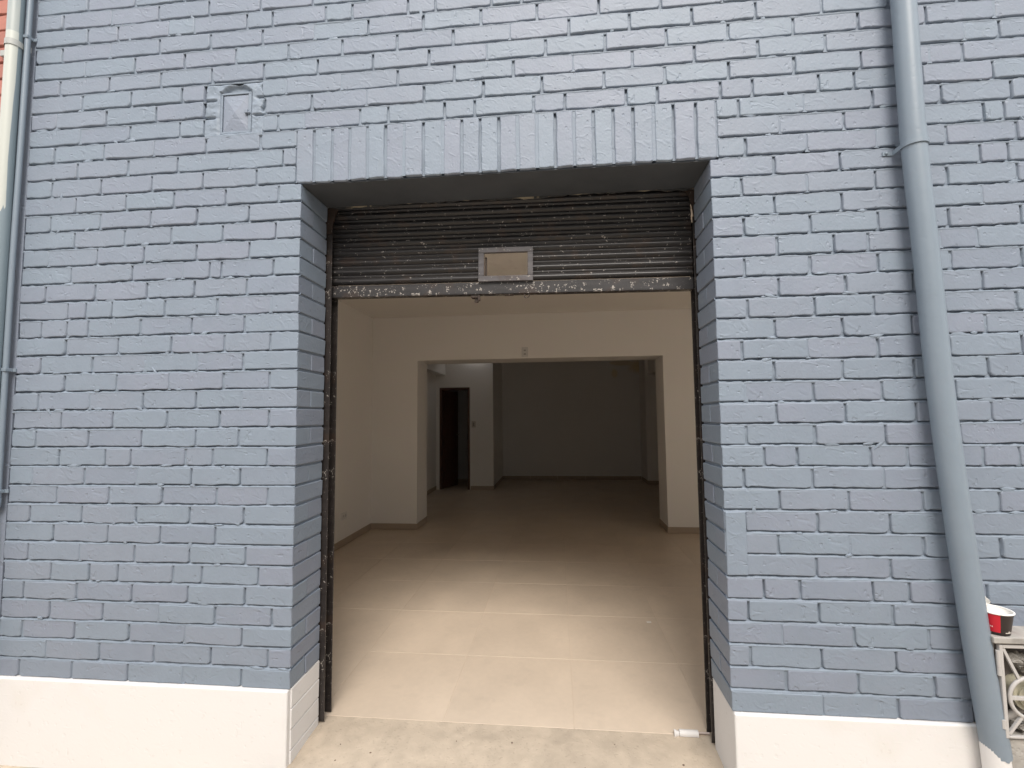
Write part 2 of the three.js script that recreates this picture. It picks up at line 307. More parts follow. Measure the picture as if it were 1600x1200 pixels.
for (let n = -1; n < TOPC; n++) {
  let js = (JOINTS[n] || []).map(v => v / 1000);
  if (n > 36) { for (let x = XL + (n % 2 ? .115 : .235); x < XR; x += .233) js.push(x + rr(-.003, .003, qr)); }
  else if (n === 36) for (let x = -.315; x < XR; x += .233) js.push(x);
  else if (n === 35) for (let x = .498; x < XR; x += .233) js.push(x);
  else { let x = js[js.length - 1]; while (x < XR - .3) { x += .233; js.push(x + rr(-.003, .003, qr)); } }
  const door = n < 25, arch = n >= 25 && n < 28;
  const a = door ? 0 : -.026, b = door ? DW : 1.632;
  const runs = door || arch ? [[XL + rr(-.004, .006, qr), ...js.filter(x => x < a - .02), a], [b, ...js.filter(x => x > b + .02), XR]] : [[XL + rr(-.004, .006, qr), ...js, XR]];
  const y0 = Y0 + n * P, y1 = y0 + P;
  runs.forEach((run, ri) => {
    const full = [run[0]];
    for (let i = 1; i < run.length; i++) { const gap = run[i] - run[i - 1]; if (gap > .31) { const k = Math.round(gap / .233); for (let q = 1; q < k; q++) full.push(run[i - 1] + gap * q / k); } full.push(run[i]); }
    const flush = full.map(() => qr() < .13);
    for (let i = 0; i + 1 < full.length; i++) {
      let x0 = full[i], x1 = full[i + 1]; if (x1 - x0 < .022) continue;
      if (n >= 28 && n <= 30 && x0 > -.50 && x1 < -.15 && (x0 + x1) / 2 > HATCH[0] && (x0 + x1) / 2 < HATCH[1]) continue;
      const g0 = i === 0 ? 0 : (flush[i] ? .0012 : .0043), g1 = i + 2 === full.length ? 0 : (flush[i + 1] ? .0012 : .0043);
      const s = { x0: x0 + g0, x1: x1 - g1, y0: y0 + .0052, y1: y1 - .0040, n };
      const atJamb = door && ((ri === 0 && i + 2 === full.length) || (ri === 1 && i === 0));
      if (atJamb) jambBricks.push({ ...s, left: ri === 0 }); else specs.push(s);
      if (i > 0) perpend(x0, y0 + .003, y1 - .003, flush[i] ? -.003 : -rr(.007, .0145, qr), n * 100 + i * 7 + ri * 3000);
    }
    if (n === 29 || n === 30) { ribbon(run[0], HATCH[0] - .012, y0, n + 3); ribbon(HATCH[1] - .005, run[run.length - 1], y0, n + 3); } else if (n > -1) ribbon(run[0], run[run.length - 1], y0, n + 3);
  });
}
// mortar and paint smeared over the joints here and there
{
  const r = rngOf(404), l = [], N = fbm(6, 3, 405);
  for (let k = 0; k < 150; k++) {
    const n = Math.floor(rr(0, 38, r)), x = r() < .5 ? rr(-1.2, 0, r) : rr(n > 28 ? 0 : 1.65, 2.75, r); if (n >= 27 && n <= 31 && x > -.48 && x < -.1) continue; if (n > 24 && n < 28 && x > -.08 && x < 1.7) continue; if (n < 25 && x > -.03 && x < 1.65) continue;
    const g = new THREE.IcosahedronGeometry(1, 2), p = g.attributes.position, a = rr(.008, .030, r), b = rr(.004, .008, r), c = rr(.0025, .005, r), s = r() * 9;
    for (let i = 0; i < p.count; i++) { const w = 1 + .35 * Math.sin(p.getX(i) * 4 + s) * Math.cos(p.getY(i) * 5 + s * 2); p.setXYZ(i, p.getX(i) * a * w, p.getY(i) * b * w, p.getZ(i) * c); }
    g.computeVertexNormals(); g.rotateZ(r() < .25 ? rr(-1.5, 1.5, r) : rr(-.15, .15, r)); g.translate(x, Y0 + n * P + rr(-.002, .007, r), -.003); l.push(boxUV(g));
  }
  part(facade, 'mortar_smears', merge(l), blueMortar).userData.kind = 'stuff';
}
// the 300 that show largest stand alone, the rest are joined
{
  const v = new THREE.Vector3(), toPx = (x, y) => { v.set(x, y, 0).project(camera); return [(v.x + 1) * 512, (1 - v.y) * 384]; };
  for (const s of specs) {
    const [ax, ay] = toPx(s.x0, s.y0), [bx, by] = toPx(s.x1, s.y1), cx0 = Math.max(0, Math.min(ax, bx)), cx1 = Math.min(1024, Math.max(ax, bx)), cy0 = Math.max(0, Math.min(ay, by)), cy1 = Math.min(768, Math.max(ay, by));
    s.area = Math.max(0, cx1 - cx0) * Math.max(0, cy1 - cy0); if (s.x0 > 2.2 && s.x1 < 2.4) s.area = 0; if (s.x0 > 2.3 && s.y0 < .56) s.area = 0;
  }
  const order = [...specs].sort((p, q) => q.area - p.area); order.forEach((s, i) => { s.single = i < 300; });
  const rest = [[], [], []], m4 = new THREE.Matrix4(), e = new THREE.Euler(), q4 = new THREE.Quaternion();
  specs.forEach((s, i) => {
    const w = s.x1 - s.x0, h = s.y1 - s.y0, pool = w > .16 ? stretchers : halves, base = w > .16 ? LN : .105;
    const g = pool[Math.floor(qr() * pool.length)], k = Math.floor(qr() * 3);
    e.set(rr(-.012, .012, qr), rr(-.007, .007, qr), rr(-.004, .004, qr));
    const pos = new THREE.Vector3((s.x0 + s.x1) / 2, (s.y0 + s.y1) / 2, rr(-.0022, .0016, qr)), sc = new THREE.Vector3(w / base, h / HN, 1);
    if (s.single) { const b = part(facade, 'brick', g, blues[k]); b.position.copy(pos); b.rotation.copy(e); b.scale.copy(sc); }
    else rest[k].push(g.clone().applyMatrix4(m4.compose(pos, q4.setFromEuler(e), sc)));
  });
  rest.forEach((l, k) => { if (l.length) part(facade, 'outer_brickwork', mergeGeometries(l), blues[k]).userData.kind = 'stuff'; });
}
// soldier course over the doorway
{
  const sj = [-26, 50, 127, 200, 275, 350, 427, 506, 584, 661, 734, 808, 882, 957, 1028, 1101, 1175, 1250, 1324, 1400, 1473, 1556, 1632].map(v => v / 1000);
  const y0 = DH + .0028, y1 = Y0 + 28 * P - .0045, gs = []; for (let i = 0; i < 8; i++) gs.push(brickGeo(.067, y1 - y0, 500 + i, { n: 3, m: 7, softBottom: .6 }));
  for (let i = 0; i + 1 < sj.length; i++) {
    const b = part(facade, 'soldier_brick', gs[Math.floor(qr() * 8)], blues[i % 3]); const w = sj[i + 1] - sj[i] - .0095;
    b.position.set((sj[i] + sj[i + 1]) / 2, (y0 + y1) / 2 + rr(-.0015, .0015, qr), rr(-.002, .0012, qr)); b.scale.set(w / .067, 1, 1); b.rotation.set(rr(-.005, .005, qr), rr(-.012, .012, qr), rr(-.006, .006, qr));
    perpend(sj[i], y0 + .002, y1, qr() < .2 ? -.003 : -rr(.007, .014, qr), 9000 + i);
  }
  perpend(sj[sj.length - 1], y0 + .002, y1, -.005, 9100);
  ribbon(-.03, 1.64, Y0 + 28 * P, 70);
}
part(facade, 'mortar', mergeGeometries(mortarGeos), blueMortar);
// corner bricks at the two jambs: alternately a long and a short return
{
  for (const s of jambBricks) {
    const long = (s.n & 1) === (s.left ? 0 : 1), d = long ? .22 : .106, k = Math.floor(qr() * 3), z1 = rr(-.0015, .001, qr), ex = rr(-.002, .0015, qr);
    const x0 = s.left ? s.x0 : DW - ex, x1 = s.left ? ex : s.x1;
    part(facade, 'jamb_brick', blockGeo(x0, x1, s.y0, s.y1, -d, z1, s.n + (s.left ? 0 : 50)), blues[k]);
    if (!long) part(facade, 'reveal_brick', s.left ? blockGeo(-.1, rr(-.003, .001, qr), s.y0, s.y1, -.22, -.1085, s.n + 20) : blockGeo(DW + rr(-.001, .003, qr), DW + .1, s.y0, s.y1, -.22, -.1085, s.n + 70), blues[(k + 1) % 3]);
  }
}
// the body of the wall behind the face bricks
{
  const yb = Y0 - P, core = [box(-1.4, -.0085, yb, DH + .001, -.2215, -.024), box(DW + .0085, XR, yb, DH + .001, -.2215, -.024), box(-1.4, XR, DH + .001, Y0 + TOPC * P, -.2215, -.024)];
  part(facade, 'side_bay_front', merge([box(BAY[0], BAY[1] + .5, DH, Y0 + TOPC * P, -.2215, -.001), box(BAY[1], BAY[1] + .5, -.1, DH, -.2215, -.001)]), blues[1]);
  part(facade, 'wall_core', merge(core), blueMortar);
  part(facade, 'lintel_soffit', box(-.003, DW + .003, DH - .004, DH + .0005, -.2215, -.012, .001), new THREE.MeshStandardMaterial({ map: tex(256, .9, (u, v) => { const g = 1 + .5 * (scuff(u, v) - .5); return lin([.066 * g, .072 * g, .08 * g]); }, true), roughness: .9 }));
  // smooth filled corner low on the right jamb
  part(facade, 'filler_patch', blockGeo(DW + .004, DW + .074, Y0 + 5 * P + .006, Y0 + 8 * P - .004, -.02, .0035, 77, .0022), blues[1]);
}
// white base: rendered front, painted brick returns
{
  const top = Y0 - P + .004;
  const base = (x0, x1) => { const g = new RoundedBoxGeometry(x1 - x0, top + .3, .22 + .012, 3, .007); g.translate((x0 + x1) / 2, (top - .3) / 2, -.22 / 2 + .006); return boxUV(g); };
  const l = part(facade, 'plinth', base(-1.39, -.004), white), r = part(facade, 'plinth', base(DW + .004, 2.372), white);
  for (let k = 0; k < 5; k++) { const y1 = top - .001 - k * P, y0 = y1 - P + .0015; part(facade, 'plinth_brick', blockGeo(-.06, .0005, y0, y1, -.222, -.012, 200 + k, .0008), white); }
}

// ---------------------------------------------------------------- ragged plaster edge left behind the lintel
{
  const r = rngOf(81), sh = new THREE.Shape(); sh.moveTo(-.02, .02); sh.lineTo(1.62, .02);
  for (let x = 1.62; x > -.02; x -= rr(.008, .03, r)) sh.lineTo(x, -rr(.001, .009, r) - .006 * Math.max(0, Math.sin(x * 9)));
  sh.closePath();
  const g = boxUV(new THREE.ExtrudeGeometry(sh, { depth: .006, bevelEnabled: false }).translate(0, DH, -.2285)); part(facade, 'broken_plaster_edge', g, new THREE.MeshStandardMaterial({ map: tex(256, .5, (u, v) => { const k = sm(.5, .62, scuff(u * 2, v)); return lin([.05 + .3 * k, .05 + .24 * k, .05 + .15 * k]); }, true), roughness: .95 }));
}

// ---------------------------------------------------------------- roller shutter
{
  const S = thing('roller_shutter', 'half-raised black roller shutter with chipped paint and a small window', 'roller shutter', [.8, 1.815, -.262]);
  // local coordinates: x from the middle, y from the bottom edge
  const curtain = S, tilt = -.011, X0 = -.798, X1 = .798, pitch = .0435, yb = .055;
  const prof = [[0, 0], [.004, .0035], [.010, .0072], [.016, .0085], [.022, .0072], [.027, .0032], [.030, .0012], [.033, .0042], [.037, .0058], [.041, .0038], [.0435, .0]];
  const slat = (x0, x1) => {
    const sh = new THREE.Shape(); prof.forEach(([y, z], i) => i ? sh.lineTo(-z, y) : sh.moveTo(-z, y)); for (let i = prof.length - 1; i >= 0; i--) sh.lineTo(-prof[i][1] + .0016, prof[i][0] - .0002);
    return boxUV(toCreasedNormals(new THREE.ExtrudeGeometry(sh, { depth: x1 - x0, bevelEnabled: false, steps: 1 }).rotateY(Math.PI / 2).translate(x0, 0, 0), .9));
  };
  const w0 = -.096, w1 = .107, wy0 = .070, wy1 = .181;      // hole for the window
  const gFull = slat(X0, X1), gCut = merge([slat(X0, w0), slat(w1, X1)]);
  const rt = g => { const o = new THREE.Group(); return o; };
  const put = (name, g, m, y = 0, z = 0) => { const o = part(S, name, g, m); o.position.set(Math.sin(tilt) * 0, y, z); o.rotation.z = tilt; return o; };
  for (let k = 0; k < 13; k++) { const y = yb + k * pitch, cut = y + pitch > wy0 - .004 && y < wy1; const u = (cut ? gCut : gFull).clone(); const a = u.attributes.uv; for (let i = 0; i < a.count; i++) a.setXY(i, a.getX(i) + k * .137, a.getY(i) + k * .211); put('slat', u, blackSlat, y, rr(-.0008, .0008)); }
  const bar = put('bottom_bar', merge([box(X0, X1, .0, .050, .004, .009, .0015), box(X0, X1, -.002, .003, -.03, .009, .0012)]), blackBar);
  // inspection window
  const fr = put('window_frame', merge([box(-.117, .123, .050, .074, .004, .022, .002), box(-.117, .123, .178, .2, .004, .022, .002), box(-.117, -.092, .0745, .1775, .004, .0215, .002), box(.099, .123, .0745, .1775, .004, .0215, .002)]), greyFrame);
  part(fr, 'sliding_plate', box(-.0915, -.083, .078, .166, -.012, -.006), rustBrown);
  const rope = put('latch', merge([box(-.152, -.118, -.016, .0, -.028, .002, .002), box(-.137, -.122, -.034, -.013, -.024, -.008, .002), box(-.121, -.112, -.03, .0, -.012, .004, .002)]), rustBrown);
  put('ring', new THREE.TorusGeometry(.0105, .0024, 8, 20).translate(.094, -.011, .002), rustBrown);
  put('lock_plate', box(-.005, .035, -.007, -.0018, -.018, .004, .001), rustBrown);
  // drum the curtain winds on
  const d = part(S, 'drum', new THREE.CylinderGeometry(.085, .085, 1.6, 28).rotateZ(Math.PI / 2).translate(0, .53, -.1), blackSlat);
  // side guides: steel channels, ragged with old paint and plaster
  for (const s of [-1, 1]) {
    const w = s < 0 ? .046 : .03, x = s < 0 ? -.826 : .796;
    const yB = -1.812, yT = .292;
    const ch = merge([box(x, x + w, yB, yT, .028, .033, .0015), box(x, x + w, yB, yT, -.034, -.029, .0015), s < 0 ? box(x, x + .006, yB, yT, -.0285, .0275) : box(x + w - .006, x + w, yB, yT, -.0285, .0275)]);
    const g = part(S, 'side_guide', ch, blackGuide);
    // bell mouth bent away from the curtain
    const sh = new THREE.Shape(), q = s < 0 ? 1 : -1, bx = s < 0 ? x + w - .004 : x + .004; sh.moveTo(bx - q * .035, yT + .001); sh.lineTo(bx, yT + .001); sh.quadraticCurveTo(bx + q * .004, yT + .07, bx + q * .032, yT + .122); sh.lineTo(bx - q * .035, yT + .122); sh.closePath();
    part(S, 'guide_mouth', boxUV(new THREE.ExtrudeGeometry(sh, { depth: .005, bevelEnabled: false, curveSegments: 10 }).translate(0, 0, .027)), rustBrown);
    // crust of plaster and paint along the outer edge of the channel
    const r = rngOf(900 + s), lumps = [];
    for (let y = yB + .01; y < yT; y += rr(.012, .05, r)) { const c = new THREE.IcosahedronGeometry(rr(.003, .007, r), 0); c.scale(.8, rr(1, 4, r), .7); c.translate(s < 0 ? x + rr(.0, .006, r) + .004 : x + w - rr(.0, .006, r), y, .034); lumps.push(c); }
    const crust = part(g, 'plaster_crust', merge(lumps), s < 0 ? blackGuide : chipped(.5, 6, [.06, .055, .05])); crust.userData.kind = 'stuff';
  }
}

// ---------------------------------------------------------------- doorstep
{
  const D = thing('doorstep', 'worn tan concrete doorstep sloping out of the doorway', 'doorstep', [.8, 0, 0]);
  const nx = 90, nz = 34, pos = [], uv = [], idx = [], x0 = -.84, x1 = .84, z0 = -.277, z1 = .34, bn = fbm(9, 4, 611);
  for (let j = 0; j <= nz; j++) for (let i = 0; i <= nx; i++) {
    const x = x0 + (x1 - x0) * i / nx, z = z0 + (z1 - z0) * j / nz, e = sm(z1, z1 - .05, z);
    const y = -.001 - .0035 * sm(-.277, -.24, z) - .014 * sm(-.2, .02, z) - .05 * sm(.0, z1, z) + .006 * (bn((x + 1) / 2, (z + 1) / 2) - .5) * sm(-.277, -.22, z) - .03 * (1 - e);
    pos.push(x, y, z); uv.push(x, z); if (i && j) { const a = (j - 1) * (nx + 1) + i - 1; idx.push(a, a + nx + 1, a + 1, a + 1, a + nx + 1, a + nx + 2); }
  }
  const g = new THREE.BufferGeometry(); g.setAttribute('position', new THREE.Float32BufferAttribute(pos, 3)); g.setAttribute('uv', new THREE.Float32BufferAttribute(uv, 2)); g.setIndex(idx); g.computeVertexNormals();
  part(D, 'worn_surface', g, concrete); part(D, 'slab', box(x0 + .01, x1 - .01, -.2, -.03, z0, .2), concrete);
  const r = rngOf(31), bits = [], spots = [[-.655, -.12], [-.64, -.045], [-.74, -.01], [-.42, -.02], [.42, -.2], [.425, -.14], [.3, -.08], [-.52, -.09], [-.58, .03], [.02, -.18], [.5, -.06], [-.2, -.17], [.66, -.12], [.1, .02], [.6, .01]];
  for (const [x, z] of spots) { const c = new THREE.IcosahedronGeometry(rr(.0022, .0052, r), 0); c.scale(1.3, .7, 1); c.rotateY(r() * 6); c.translate(x, -.006 - .014 * sm(-.2, .02, z), z); bits.push(c); }
  const b = part(D, 'grit', merge(bits), mat(.16, .12, .09, .9)); b.userData.kind = 'stuff';
}
// white slide bolt lying at the right end of the step
{
  const B = thing('slide_bolt', 'small white slide bolt on the floor by the right guide', 'bolt', [1.515, 0, -.276]);
  const sh = new THREE.Shape(); sh.absarc(0, .004, .0125, 0, Math.PI); sh.lineTo(-.0125, 0); sh.lineTo(.0125, 0);
  part(B, 'body', new THREE.ExtrudeGeometry(sh, { depth: .072, bevelEnabled: true, bevelSize: .001, bevelThickness: .001, bevelSegments: 1 }).rotateY(Math.PI / 2).translate(-.03, .001, 0), white);
  part(B, 'flared_end', new THREE.CylinderGeometry(.009, .017, .02, 14, 1, false, 0, Math.PI).rotateZ(-Math.PI / 2).rotateX(-Math.PI / 2).translate(-.042, .003, 0), white);
  part(B, 'pin', new THREE.CylinderGeometry(.004, .004, .05, 12).rotateZ(Math.PI / 2).translate(.062, .009, 0), mat(.5, .42, .38, .5));
}
{
  const sc = thing('paper_scrap', 'tiny white paper scrap on the tiles inside the doorway', 'paper scrap', [1.559, 0, -1.301]);
  const g = new THREE.PlaneGeometry(.026, .016, 3, 2).rotateX(-Math.PI / 2), p = g.attributes.position, r = rngOf(5); for (let i = 0; i < p.count; i++) p.setXYZ(i, p.getX(i) + rr(-.002, .002, r), .0015 + rr(0, .006, r), p.getZ(i) + rr(-.002, .002, r)); g.computeVertexNormals();
  part(sc, 'sheet', g, mat(.8, .78, .74, .8, { side: THREE.DoubleSide }));
}

// ---------------------------------------------------------------- small fittings inside
{
  const o = thing('wall_socket', 'white wall socket low on the left wall of the front room', 'socket', [LX, .294, -2.857]);
  part(o, 'plate', box(0, .008, -.036, .036, -.055, .055, .003), mat(.72, .70, .66, .4));
  for (const z of [-.022, .022]) part(o, 'outlet', new THREE.CylinderGeometry(.014, .014, .004, 18).rotateZ(Math.PI / 2).translate(.0085, 0, z), mat(.5, .48, .45, .4));
}
{
  const o = thing('light_switch', 'light switch beside the dark doorway in the back room', 'switch', [-.46, 1.142, -6.45]);
  part(o, 'plate', box(-.036, .036, -.055, .055, 0, .009, .003), mat(.55, .5, .44, .45)); part(o, 'rocker', box(-.012, .012, -.03, .03, .0085, .014, .002), mat(.3, .27, .24, .4));
}
{
  const o = thing('cable_outlet_plate', 'small pale plate on the wall above the wide inner opening', 'wall plate', [.658, 2.008, -3.55]);
  part(o, 'plate', box(-.036, .036, -.056, .056, 0, .007, .003), mat(.66, .64, .61, .5)); for (const y of [-.024, .018]) part(o, 'slot', box(-.012, .012, y - .008, y + .008, .0068, .0085), mat(.36, .34, .31, .6));
}
{
  const o = thing('inner_door', 'dark brown wooden door standing ajar in the back room', 'door', [-.8025, 0, -6.45]);
  const f = part(o, 'door_frame', merge([box(-.272, -.232, .001, 1.798, -.15, .006, .003), box(.232, .272, .001, 1.798, -.15, .006, .003), box(-.2315, .2315, 1.758, 1.798, -.15, .006, .003)]), wood);
  const leaf = part(o, 'leaf', box(0, .46, .012, 1.752, -.036, 0, .003), wood); leaf.position.set(-.23, 0, -.1); leaf.rotation.y = 1.18;
  part(leaf, 'door_handle', merge([box(.40, .412, .94, .952, .0, .045), box(.33, .412, .94, .952, .045, .055, .002)]), mat(.4, .38, .34, .3, { metalness: .8 }));
}

// ---------------------------------------------------------------- hatch in the wall, upper left
{
  const H = thing('utility_hatch', 'small blue painted metal hatch set into the brick wall', 'hatch', [-.297, 2.553, -.010]);
  const w = .068, h = .0885, f = .008;
  part(H, 'frame', merge([box(-w, w, -h, -h + f, -.004, .004, .001), box(-w, w, h - f, h, -.004, .004, .001), box(-w, -w + f, -h + f + .0003, h - f - .0003, -.004, .0038, .001), box(w - f - .006, w, -h + f + .0003, h - f - .0003, -.004, .0038, .001)]), blues[1]);
  // sheet pressed into four shallow facets
  const a = w - f - .0025, b = h - f - .0022, g = new THREE.BufferGeometry(), c = [0, -.002, .011], q = [[-a, -b, 0], [a - .006, -b, 0], [a - .006, b, 0], [-a, b, 0]], P3 = []; for (let i = 0; i < 4; i++) P3.push(...q[i], ...q[(i + 1) % 4], ...c);
  g.setAttribute('position', new THREE.Float32BufferAttribute(P3, 3)); g.computeVertexNormals(); const door = part(H, 'door_sheet', boxUV(g), blues[2]);
  part(H, 'back_plate', box(-w, w, -h, h, -.011, -.006), blues[0]);
  part(H, 'catch', merge([box(.042, .056, -.008, .008, .002, .012, .002), new THREE.SphereGeometry(.006, 10, 8).translate(.06, -.006, .006)]), blues[0]);
  // hand-smeared mortar round the box, hollowed above it
  const nx = 72, ny = 64, pos = [], uv = [], idx = [], N1 = fbm(7, 4, 711), X0 = -.146, X1 = .138, Yb = -.116, Yt = .128;
  const sd = (x, y) => Math.max(Math.abs(x) - w + .002, Math.abs(y) - h + .002);
  for (let j = 0; j <= ny; j++) for (let i = 0; i <= nx; i++) {
    const x = X0 + (X1 - X0) * i / nx, y = Yb + (Yt - Yb) * j / ny, nn = N1(i / nx, j / ny) - .5, d = sd(x, y);
    const over = sm(-.004, .004, y - h) * sm(.040, .022, y - h + .5 * Math.abs(x - .004) ** 2 / .068 + .012 * nn) * sm(.076, .06, Math.abs(x));     // hollow under a rough arch
    const left = sm(-.012, .0, -x - w) * sm(.012, .004, -x - w) * sm(.02, -.05, y) * .5;
    const ro = .05 * Math.max(0, nn), rim = Math.min(sm(ro, ro + .012, x - X0), sm(ro, ro + .012, X1 - x), sm(0, .006, y - Yb), sm(0, .006, Yt - y));
    let z = .0088 + .010 * nn - .016 * over - .008 * left - .03 * (1 - rim); for (const gy of [-.019, .057]) z -= .013 * Math.exp(-(((y - gy + .006 * nn) / .0042) ** 2)) * sm(w + .012, w + .03, Math.abs(x) + .03 * nn); if (d < 0) z = -.012; else if (d < .005) z = Math.min(z, .002);
    pos.push(x, y, z); uv.push(x, y); if (i && j) { const q = (j - 1) * (nx + 1) + i - 1; idx.push(q, q + 1, q + nx + 1, q + 1, q + nx + 2, q + nx + 1); }
  }
  const G = new THREE.BufferGeometry(); G.setAttribute('position', new THREE.Float32BufferAttribute(pos, 3)); G.setAttribute('uv', new THREE.Float32BufferAttribute(uv, 2)); G.setIndex(idx); G.computeVertexNormals();
  part(H, 'mortar_surround', G, blues[1]);
}

// ---------------------------------------------------------------- downpipe on the right
function pipeUV(g, len, circ) { const a = g.attributes.uv; for (let i = 0; i < a.count; i++) a.setXY(i, a.getX(i) * len, a.getY(i) * circ); return g; }
{
  const D = thing('downpipe', 'thick blue painted downpipe running the full height right of the doorway', 'downpipe', [2.39, 0, .05]);
  const pts = [[2.268, 3.85], [2.268, 2.733], [2.269, 2.21], [2.283, 1.807], [2.296, 1.371], [2.320, .952], [2.349, .549], [2.383, .20]].map(([x, y]) => [x - 2.39, y, 0]);
  const r = .0365, pipe = part(D, 'pipe', pipeUV(tube(pts, r, 90, 32), 3.7, .23), bluePipe);
  part(D, 'pipe_socket', pipeUV(tube([[-.1215, 2.26, 0], [-.1205, 2.205, 0]], r + .0012, 4, 32), .05, .23), bluePipe);
  // unpainted white length at the foot, the blue ending in a ragged edge
  const w = part(D, 'white_foot', pipeUV(tube([[-.0115, .235, 0], [-.004, .05, 0], [.004, -.075, 0]], r - .0012, 12, 32), .3, .23), white);
  const k = 48, pos = [], idx = [], uv = [], er = rngOf(17); for (let i = 0; i <= k; i++) { const a = i / k * Math.PI * 2, yb = .205 + .012 * Math.sin(a * 3 + 1) + rr(-.006, .006, er) + .012 * Math.cos(a); for (const [y, q] of [[.245, .0004], [i === k ? pos[4] : yb, .0002]]) { const cx = -.007 + (.2 - y) * .095; pos.push(cx + Math.cos(a) * (r + q), y, Math.sin(a) * (r + q)); uv.push(a * r, y); } if (i) { const c = (i - 1) * 2; idx.push(c, c + 2, c + 1, c + 1, c + 2, c + 3); } }
  const g = new THREE.BufferGeometry(); g.setAttribute('position', new THREE.Float32BufferAttribute(pos, 3)); g.setAttribute('uv', new THREE.Float32BufferAttribute(uv, 2)); g.setIndex(idx); g.computeVertexNormals(); part(D, 'paint_edge', g, bluePipe);
  // strap
  const st = []; const sh = new THREE.Shape(), ro = r + .0042, ri = r + .0002; sh.absarc(0, 0, ro, -.25, Math.PI + .25, false); sh.absarc(0, 0, ri, Math.PI + .25, -.25, true); sh.closePath();
  st.push(boxUV(new THREE.ExtrudeGeometry(sh, { depth: .016, bevelEnabled: false, curveSegments: 28 }).rotateX(Math.PI / 2).translate(0, .008, 0)).scale(1, 1, 1));
  st.push(box(-.072, -.036, -.008, .008, -.05, -.0465, .001), box(-.0395, -.0365, -.008, .008, -.0465, -.006), box(.0365, .0395, -.008, .008, -.0465, -.006), box(.036, .062, -.008, .008, -.05, -.0465, .001));
  const strap = part(D, 'strap', merge(st), bluePipe); strap.position.set(-.121, 2.205, 0); 
  part(strap, 'screw', new THREE.SphereGeometry(.0055, 10, 8).scale(1, 1, .6).translate(-.06, 0, -.045), bluePipe);
}

// ---------------------------------------------------------------- left edge: neighbour's wall, drainpipe, conduit
{
  const red = [0, 1].map(i => new THREE.MeshStandardMaterial({ map: paintMap([.36 - .05 * i, .13, .10], [.42, .17, .13], 9 + i), bumpMap: paintBump, bumpScale: .003, roughness: .8 }));
  const N = thing('neighbour_wall', 'red brick wall of the house next door at the left edge', 'brick wall', [-1.8, -.1, 0]);
  part(N, 'wall_core', box(-1.6, .412, 0, 3.9, -.25, -.012), mat(.33, .14, .11, .9));
  const gs = []; for (let i = 0; i < 8; i++) gs.push(brickGeo(LN, HN, 800 + i)); const r = rngOf(44);
  for (let n = 0; n < 50; n++) for (let i = 0; i < 4; i++) { const half = i === 0 && n % 2 === 0, x1 = .41 - i * .233 + (n % 2 || !i ? 0 : .1165), w = half ? .106 : LN, b = part(N, 'brick', gs[Math.floor(r() * 8)], red[Math.floor(r() * 2)]); b.scale.x = w / LN; b.position.set(x1 - w / 2, .04 + n * .076, rr(-.002, .002, r)); }
  const rec = part(facade, 'end_strip', box(-1.386, -1.252, Y0 - P, Y0 + TOPC * P, -.015, -.0045, .003), blues[2]);
  const D = thing('drainpipe', 'white drainpipe smeared with blue paint at the far left edge', 'drainpipe', [-1.296, -.07, .042]);
  const rad = .0275, L = 3.95, split = fbm(7, 4, 733);
  const dpMap = (() => { const Nw = 256, Nh = 1024, d = new Uint8Array(Nw * Nh * 4); for (let j = 0; j < Nh; j++) for (let i = 0; i < Nw; i++) {
    const a = i / Nw, y = j / Nh * L - .07, wv = .03 * (split(a, j / Nh * 3) - .5), edge = y > 2.95 ? .70 : .69 - .02 * Math.sin(y * 6); let bl = sm(edge + wv, edge + wv + .012, a) + sm(.1, .08, a); if (y < 2.17 + .12 * (split(a * 2, .3) - .5)) bl = 1; if (y > 2.95) bl = Math.max(bl, .45 + .5 * (split(a, y) - .5)); bl = Math.min(1, bl);
    const c = lin([.50 * (1 - bl) + .19 * bl, .52 * (1 - bl) + .24 * bl, .47 * (1 - bl) + .27 * bl]), k = (j * Nw + i) * 4; for (let q = 0; q < 3; q++) d[k + q] = c[q] * 255; d[k + 3] = 255; }
    const t = new THREE.DataTexture(d, Nw, Nh, THREE.RGBAFormat); t.colorSpace = THREE.SRGBColorSpace; t.magFilter = THREE.LinearFilter; t.wrapS = THREE.RepeatWrapping; t.needsUpdate = true; return t; })();
  part(D, 'pipe', new THREE.CylinderGeometry(rad, rad, L, 32, 1, true).rotateY(Math.PI).translate(0, L / 2, 0), new THREE.MeshStandardMaterial({ map: dpMap, roughness: .4 }));
  const cl = part(D, 'bracket', merge([new THREE.CylinderGeometry(rad + .003, rad + .003, .026, 28, 1, true), box(-.11, -rad + .002, -.013, .013, -.04, -.030, .001), box(rad - .004, .042, -.012, .012, -.034, -.029, .001)].map(g => boxUV(g))), mat(.38, .39, .37, .5)); cl.position.set(0, 2.97, 0);
  const C = thing('conduit', 'thin blue painted conduit running up the left end of the wall', 'conduit', [-1.262, .93, .02]);
  const xs = [[0, .03], [-.002, .5], [-.0035, 1.05], [.0, 1.5], [.003, 2.2], [.004, 2.9]];
  part(C, 'tube', pipeUV(tube(xs.map(([x, y]) => [x, y, 0]), .0105, 40, 14), 2.9, .07), bluePipe);
  part(C, 'elbow', pipeUV(tube([[0, .035, 0], [-.001, .01, 0], [-.012, -.004, -.006], [-.03, -.01, -.016]], .0125, 12, 14), .08, .07), bluePipe);
  for (const y of [.06, .56, 2.02]) part(C, 'clip', merge([box(-.013, .013, y - .007, y + .007, -.02, .0125, .002), box(.012, .026, y - .007, y + .007, -.019, -.014, .001)]), bluePipe);
}

